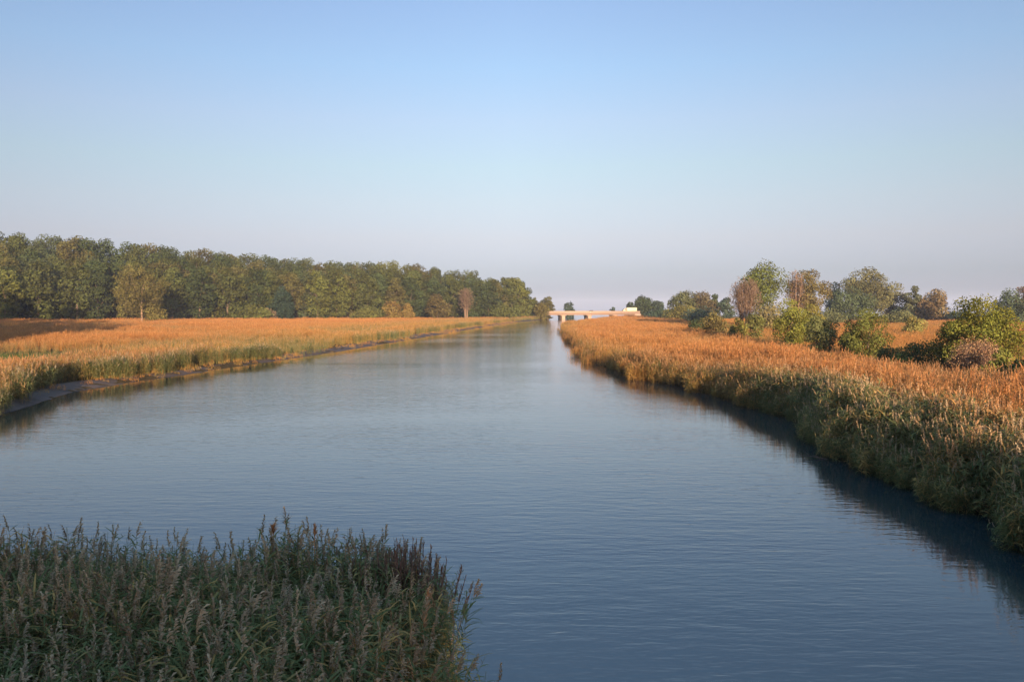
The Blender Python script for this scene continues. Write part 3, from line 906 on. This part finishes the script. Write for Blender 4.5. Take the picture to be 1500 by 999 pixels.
solo('broadleaf_tree', 1506, 335, 420, 34, (.1, .07, .045), 'brownish tree cut by the right edge', group=gr, base=.04, count=2000, gap=.4)

solo('shrub', 1212, 300, 452, 44, (.085, .09, .04), 'low olive scrub on the meadow under the narrow bluish tree', 'shrub', gr, base=0, count=1300)
solo('shrub', 1318, 310, 456, 40, (.10, .10, .04), 'low pale scrub on the meadow under the loose grey-olive tree', 'shrub', gr, base=0, count=1200)
solo('shrub', 1338, 190, 463, 30, (.15, .13, .04), 'small straw-green shrub standing alone on the open meadow', 'shrub', gr, base=0, count=900)

# bushes between the reed strip and the meadow
gm = 'bushes behind the right reed strip'
solo('bush', 1046, 165, 457, 40, BRO, 'olive brown bush left of the bare pinkish tree', 'bush', gm, base=0, count=1600)
solo('bush', 1024, 185, 466, 28, DGR, 'low dark bush at the far edge of the reeds', 'bush', gm, base=0, count=900)
solo('bush', 1080, 150, 466, 26, (.13, .12, .03), 'small yellow-green bush at the foot of the bare tree', 'bush', gm, base=0, count=900)
solo('bush', 1106, 170, 460, 26, (.1, .1, .03), 'small olive bush right of the bare stems', 'bush', gm, base=0, count=900)
solo('bush', 1160, 128, 439, 60, YGR, 'bright yellow-green bushy tree at the edge of the reeds', 'bush', gm, base=.05, lobes=26, count=3400, lobe_r=.18, gap=.4)
solo('bush', 1188, 138, 445, 46, (.13, .115, .03), 'lighter olive bush right behind the bright yellow-green one', 'bush', gm, base=.05, count=2200, gap=.4)
solo('bush', 1202, 112, 463, 46, (.1, .105, .04), 'rounded grey-green bush with orange flecks right of the yellow-green one', 'bush', gm, base=0, count=2600, gap=.35)
solo('bush', 1272, 104, 453, 56, (.095, .1, .026), 'large bush, dark on its left, alone in the middle of the meadow edge', 'bush', gm, base=0, lobes=26, count=3600, lobe_r=.18, gap=.35)
solo('bush', 1246, 108, 469, 32, DGR, 'dark low bush against the left of the large lone bush', 'bush', gm, base=0, count=1600)
solo('bush', 1441, 76, 436, 112, (.115, .115, .022), 'biggest round green bush near the right edge', 'bush', gm, base=.08, lobes=46, count=8000, lobe_r=.13, gap=.4, leaf=.15)
solo('bush', 1386, 80, 472, 48, (.085, .09, .026), 'smaller green bush touching the left of the biggest bush', 'bush', gm, base=0, count=2600, gap=.35)
solo('bush', 1342, 84, 499, 58, (.065, .08, .026), 'low dark green bush left of the biggest bush', 'bush', gm, base=0, count=2000)
solo('bush', 1305, 90, 506, 44, (.08, .085, .03), 'lowest dark green bush between the lone bush and biggest bush', 'bush', gm, base=0, count=1400)
bare('bare_bush', 1430, 66, 497, 64, 'bare pinkish bush in front of the biggest bush', 'bush', gm, n=110, leafc=(.27, .155, .085), leafn=7000, stems=9, spread=1.1, thick=.6)
solo('bush', 1462, 62, 512, 44, (.12, .12, .028), 'small yellow-green bush right of the bare pinkish bush', 'bush', gm, base=0, count=1500, leaf=.17)
solo('bush', 1497, 60, 527, 42, DGR, 'small dark bush cut by the right edge', 'bush', gm, base=0, count=1500, leaf=.17)

# ------------------------------------------------------------------ far bridge
def far_bridge():
    A, B = np.array([21., 526.]), np.array([77.5, 542.3])
    d = B - A; Ln = np.hypot(*d); ang = math.atan2(d[1], d[0])
    o = empty('road_bridge', (A[0], A[1], 0), ang)
    tag(o, 'low pale concrete bridge on piers across the far end of the river', 'bridge')
    m = MB(); m.box((-4, -4.2, 3.55), (Ln + 6, 4.2, 4.25)); m.build('deck', M_CONC, o)
    for k in range(4):
        y0 = -3.5 + k * 2.1
        m = MB(); m.box((-3, y0, 2.75), (Ln + 4, y0 + .7, 3.547)); m.build('girder', M_CONC, o)
    for s in (-1, 1):
        m = MB(); m.box((-4, s * 4.0 - .16, 4.253), (Ln + 6, s * 4.0 + .16, 5.15)); p = m.build('parapet', M_CONC2, o)
        c = MB(); c.box((-4, s * 4.0 - .24, 5.153), (Ln + 6, s * 4.0 + .24, 5.35)); c.build('coping', M_CONC2, p)
    for t in (11.5, 29.5, 47.5):
        m = MB(); m.box((t - 1.1, -3.9, -1.5), (t + 1.1, 3.9, 2.2)); p = m.build('pier', M_CONC2, o, .15)
        c = MB(); c.box((t - 1.5, -4.1, 2.203), (t + 1.5, 4.1, 2.747)); c.build('pier_cap', M_CONC2, p)
    for t in (-5.5, Ln + 2.5):
        m = MB(); m.box((t, -4.4, -1), (t + 4, 4.4, 3.54)); m.build('abutment', M_CONC2, o)
    return o, ang, A


br, br_ang, br_A = far_bridge()


def on_bridge(t, side=-1.6, z=4.253):
    c, s = math.cos(br_ang), math.sin(br_ang)
    return (br_A[0] + t * c - side * s, br_A[1] + t * s + side * c, z)


def wheel(parent, x, y, r, wd):
    m = MB(); m.tube([(x, y - wd / 2, r), (x, y - wd / 6, r), (x, y + wd / 6, r), (x, y + wd / 2, r)], [r * .92, r, r, r * .92], 14)
    w_ = m.build('wheel', M_TYRE, parent)
    h = MB(); h.tube([(x, y - wd / 2 - .02, r), (x, y + wd / 2 + .02, r)], [r * .5, r * .5], 10); h.build('rim', M_CREAM, w_)


def prism(b, prof, y0, y1):
    """extrude an x-z outline from y0 to y1 (convex, closed with fans of quads)"""
    n = len(prof); v = [(x, y0, z) for x, z in prof] + [(x, y1, z) for x, z in prof]
    f = [(i, (i + 1) % n, n + (i + 1) % n, n + i) for i in range(n)]
    for i in range(1, n - 1, 2):
        j = min(i + 2, n - 1)
        f.append((0, j, i + 1, i) if j != i + 1 else (0, i + 1, i, i)); f.append((n, n + i, n + i + 1, n + j) if j != i + 1 else (n, n + i, n + i + 1, n + i + 1))
    b.add(v, f)


def truck():
    o = empty('truck', on_bridge(57.5, -1.7), br_ang); tag(o, 'cream coloured truck with sloping front at the right end of the bridge', 'truck')
    b = MB(); b.box((-1.4, -1.25, .75), (5.6, 1.25, 3.35)); b.build('cargo_box', M_CREAM, o, .25)
    c = MB(); prism(c, [(-4.2, .6), (-1.45, .6), (-1.45, 2.9), (-2.6, 2.9), (-3.9, 1.7), (-4.2, 1.5)], -1.2, 1.2); cab = c.build('cab', M_CREAM, o)
    g_ = MB(); g_.box((-2.9, -1.215, 1.75), (-1.8, -1.2025, 2.45)); g_.build('window', M_GLASS, cab)
    f = MB(); f.box((-4.0, -1.0, .42), (5.4, 1.0, .597)); f.build('chassis', M_TYRE, o)
    for x in (-3.0, 2.8, 4.2):
        for y in (-1.0, 1.0): wheel(o, x, y, .5, .35)


truck()


def far_car():
    o = empty('car', on_bridge(30.8, -1.7), br_ang); tag(o, 'small dark car on the middle of the far bridge', 'car')
    b = MB(); prism(b, [(-2.0, .3), (2.0, .3), (2.05, .75), (1.9, .95), (-1.0, 1.0), (-2.05, .85)], -.85, .85); b.build('body', M_DARKCAR, o)
    c = MB(); prism(c, [(-1.1, 1.0), (1.8, .97), (1.2, 1.52), (-.3, 1.55)], -.75, .75); c.build('cabin', M_GLASS, o)
    for x in (-1.3, 1.3):
        for y in (-.75, .75): wheel(o, x, y, .32, .2)


far_car()

# ------------------------------------------------------------------ the bridge the picture is taken from: throws the shade on the near reeds
def near_bridge():
    o = empty('road_bridge', (0, -1.2, 0)); tag(o, 'road bridge underfoot whose shade lies on the near reeds', 'bridge')
    m = MB(); m.box((-60, -6, 4.5), (60, -.02, 5.35)); m.build('deck', M_CONC, o)
    for y in (-.2, -5.95):
        r_ = MB(); r_.box((-60, y, 6.38), (60, y + .14, 6.58)); r_.build('railing', M_CONC2, o)
        p = MB(); p.box((-60, y + .01, 5.353), (60, y + .13, 5.7))
        for x in np.arange(-60, 60, .62): p.box((x, y + .02, 5.703), (x + .3, y + .12, 6.377))
        p.build('baluster_row', M_CONC2, o)
    for x in (-24, 20):
        m = MB(); m.box((x, -5, -1.5), (x + 2, -1, 4.597)); m.build('pier', M_CONC, o)


near_bridge()


# ------------------------------------------------------------------ single plants that stand out in the foreground
def reed_stalk(px, py_top, d, H, lean, label, plume=.5, broad=1.0):
    x = ground_at(px, d); zt = z_at(py_top, d)
    r = np.random.default_rng(int(px)); o = empty('reed_stalk', (x - lean[0] * H, d - lean[1] * H, zt - H)); tag(o, label, 'reed', 'single reeds lit by the sun')
    top = np.array([lean[0] * H, lean[1] * H, H]); t = np.linspace(0, 1, 6)
    st = MB(); st.tube(np.stack([top[0] * t ** 1.5, top[1] * t ** 1.5, H * t], -1), .008, 5); st.build('stem', M_ORANGE, o)
    pl = MB(); ax = np.array([lean[0] * 1.3, lean[1] * 1.3, 1.0]); ax /= np.linalg.norm(ax)
    for k in range(70):
        q = r.random(); p0 = top - ax * plume * (1 - q)
        az = r.random() * 6.283; w_ = .13 * broad * math.sin(math.pi * (.12 + .8 * q)) ** .7
        e = p0 + np.array([math.cos(az), math.sin(az), 0]) * w_ * (.4 + .6 * r.random()) + ax * (.05 + .06 * r.random())
        pl.strip([p0, (p0 + e) / 2 + ax * .015, e], np.array([.6, 1, .3]) * .016, np.array([-math.sin(az), math.cos(az), .3]))
    pl.build('plume', M_ORANGE, o)


reed_stalk(626, 866, 12.0, 2.6, (.10, .02), 'tall orange reed with a long leaning plume at the right end of the clump', .62, 1.1)
reed_stalk(397, 771, 15.0, 2.7, (.02, .0), 'orange-topped reed above the middle of the clump, left of the other orange tip', .15, .9)
reed_stalk(458, 772, 14.8, 2.7, (.01, .0), 'narrow orange-tipped reed above the middle of the clump, right of the other', .2, .6)


def dead_clump():
    d = 14.3; x = ground_at(588, d); o = empty('dead_plant_clump', (x, d, .1)); tag(o, 'clump of dark red-brown seed stalks on top of the foreground reeds', 'plant')
    r = np.random.default_rng(9); st = MB(); sp = MB()
    for _ in range(110):
        bx, by = r.normal(size=2) * (.36, .3); H = 2.34 + r.random() * .45 - .35 * abs(bx)
        le = np.array([bx * .35 + (r.random() - .5) * .25, (r.random() - .5) * .3])
        t = np.linspace(0, 1, 4); pts = np.stack([bx + le[0] * t ** 2, by + le[1] * t ** 2, H * t], -1)
        st.tube(pts, .006, 4)
        for k in range(16):
            q = .66 + .36 * r.random(); p0 = np.array([bx + le[0] * q * q, by + le[1] * q * q, H * min(q, 1)])
            az = r.random() * 6.283; e = p0 + np.array([math.cos(az) * .035, math.sin(az) * .035, .05 + .05 * r.random()])
            sp.strip([p0, e], np.array([.022, .008]), np.array([-math.sin(az), math.cos(az), 0]))
    st.build('stems', M_DEADSTEM, o); sp.build('seed_heads', M_DEADSTEM, o)


dead_clump()


def twig(px, py, ln, ang, label):
    d = CAM_H / math.tan(math.atan((py - CY) / F) + PITCH); x = ground_at(px, d)
    o = MB(); r = np.random.default_rng(int(px)); dv = np.array([math.cos(ang), math.sin(ang), .16])
    t = np.linspace(0, 1, 6)[:, None]
    o.tube(dv * ln * t + np.array([0, 0, -.06]) + np.sin(t * 5) * np.array([.02, .03, .02]), np.linspace(.03, .008, 6), 6)
    for q in (.35, .6, .8):
        a2 = ang + (.7 if q != .6 else -.8); p0 = dv * ln * q
        o.tube([p0, p0 + np.array([math.cos(a2), math.sin(a2), .35]) * ln * .25], [.012, .004], 5)
    b = o.build('branch', M_BARK); b.location = (x, d, .02); tag(b, label, 'branch', 'sticks in the water by the right bank')


twig(1218, 673, 1.5, R(160), 'thin stick poking from the dark water by the right bank')

# ------------------------------------------------------------------ the air between
HAZE = 0.0001
hm, hnt, hout = new_mat('thin_haze')
pv = N(hnt, 'ShaderNodeVolumePrincipled')
pv.inputs['Color'].default_value = (.76, .84, 1.0, 1); pv.inputs['Density'].default_value = HAZE
hnt.links.new(pv.outputs[0], hout.inputs['Volume'])
hz = MB(); hz.box((-6200, -700, -9), (6200, 6200, 72)); hazeo = hz.build('haze', hm); tag(hazeo, kind='stuff')

SC.render.engine = 'CYCLES'
SC.cycles.max_bounces = 8
SC.cycles.diffuse_bounces = 3
SC.cycles.transmission_bounces = 4
SC.cycles.transparent_max_bounces = 6
SC.cycles.sample_clamp_indirect = 4
SC.cycles.use_denoising = True
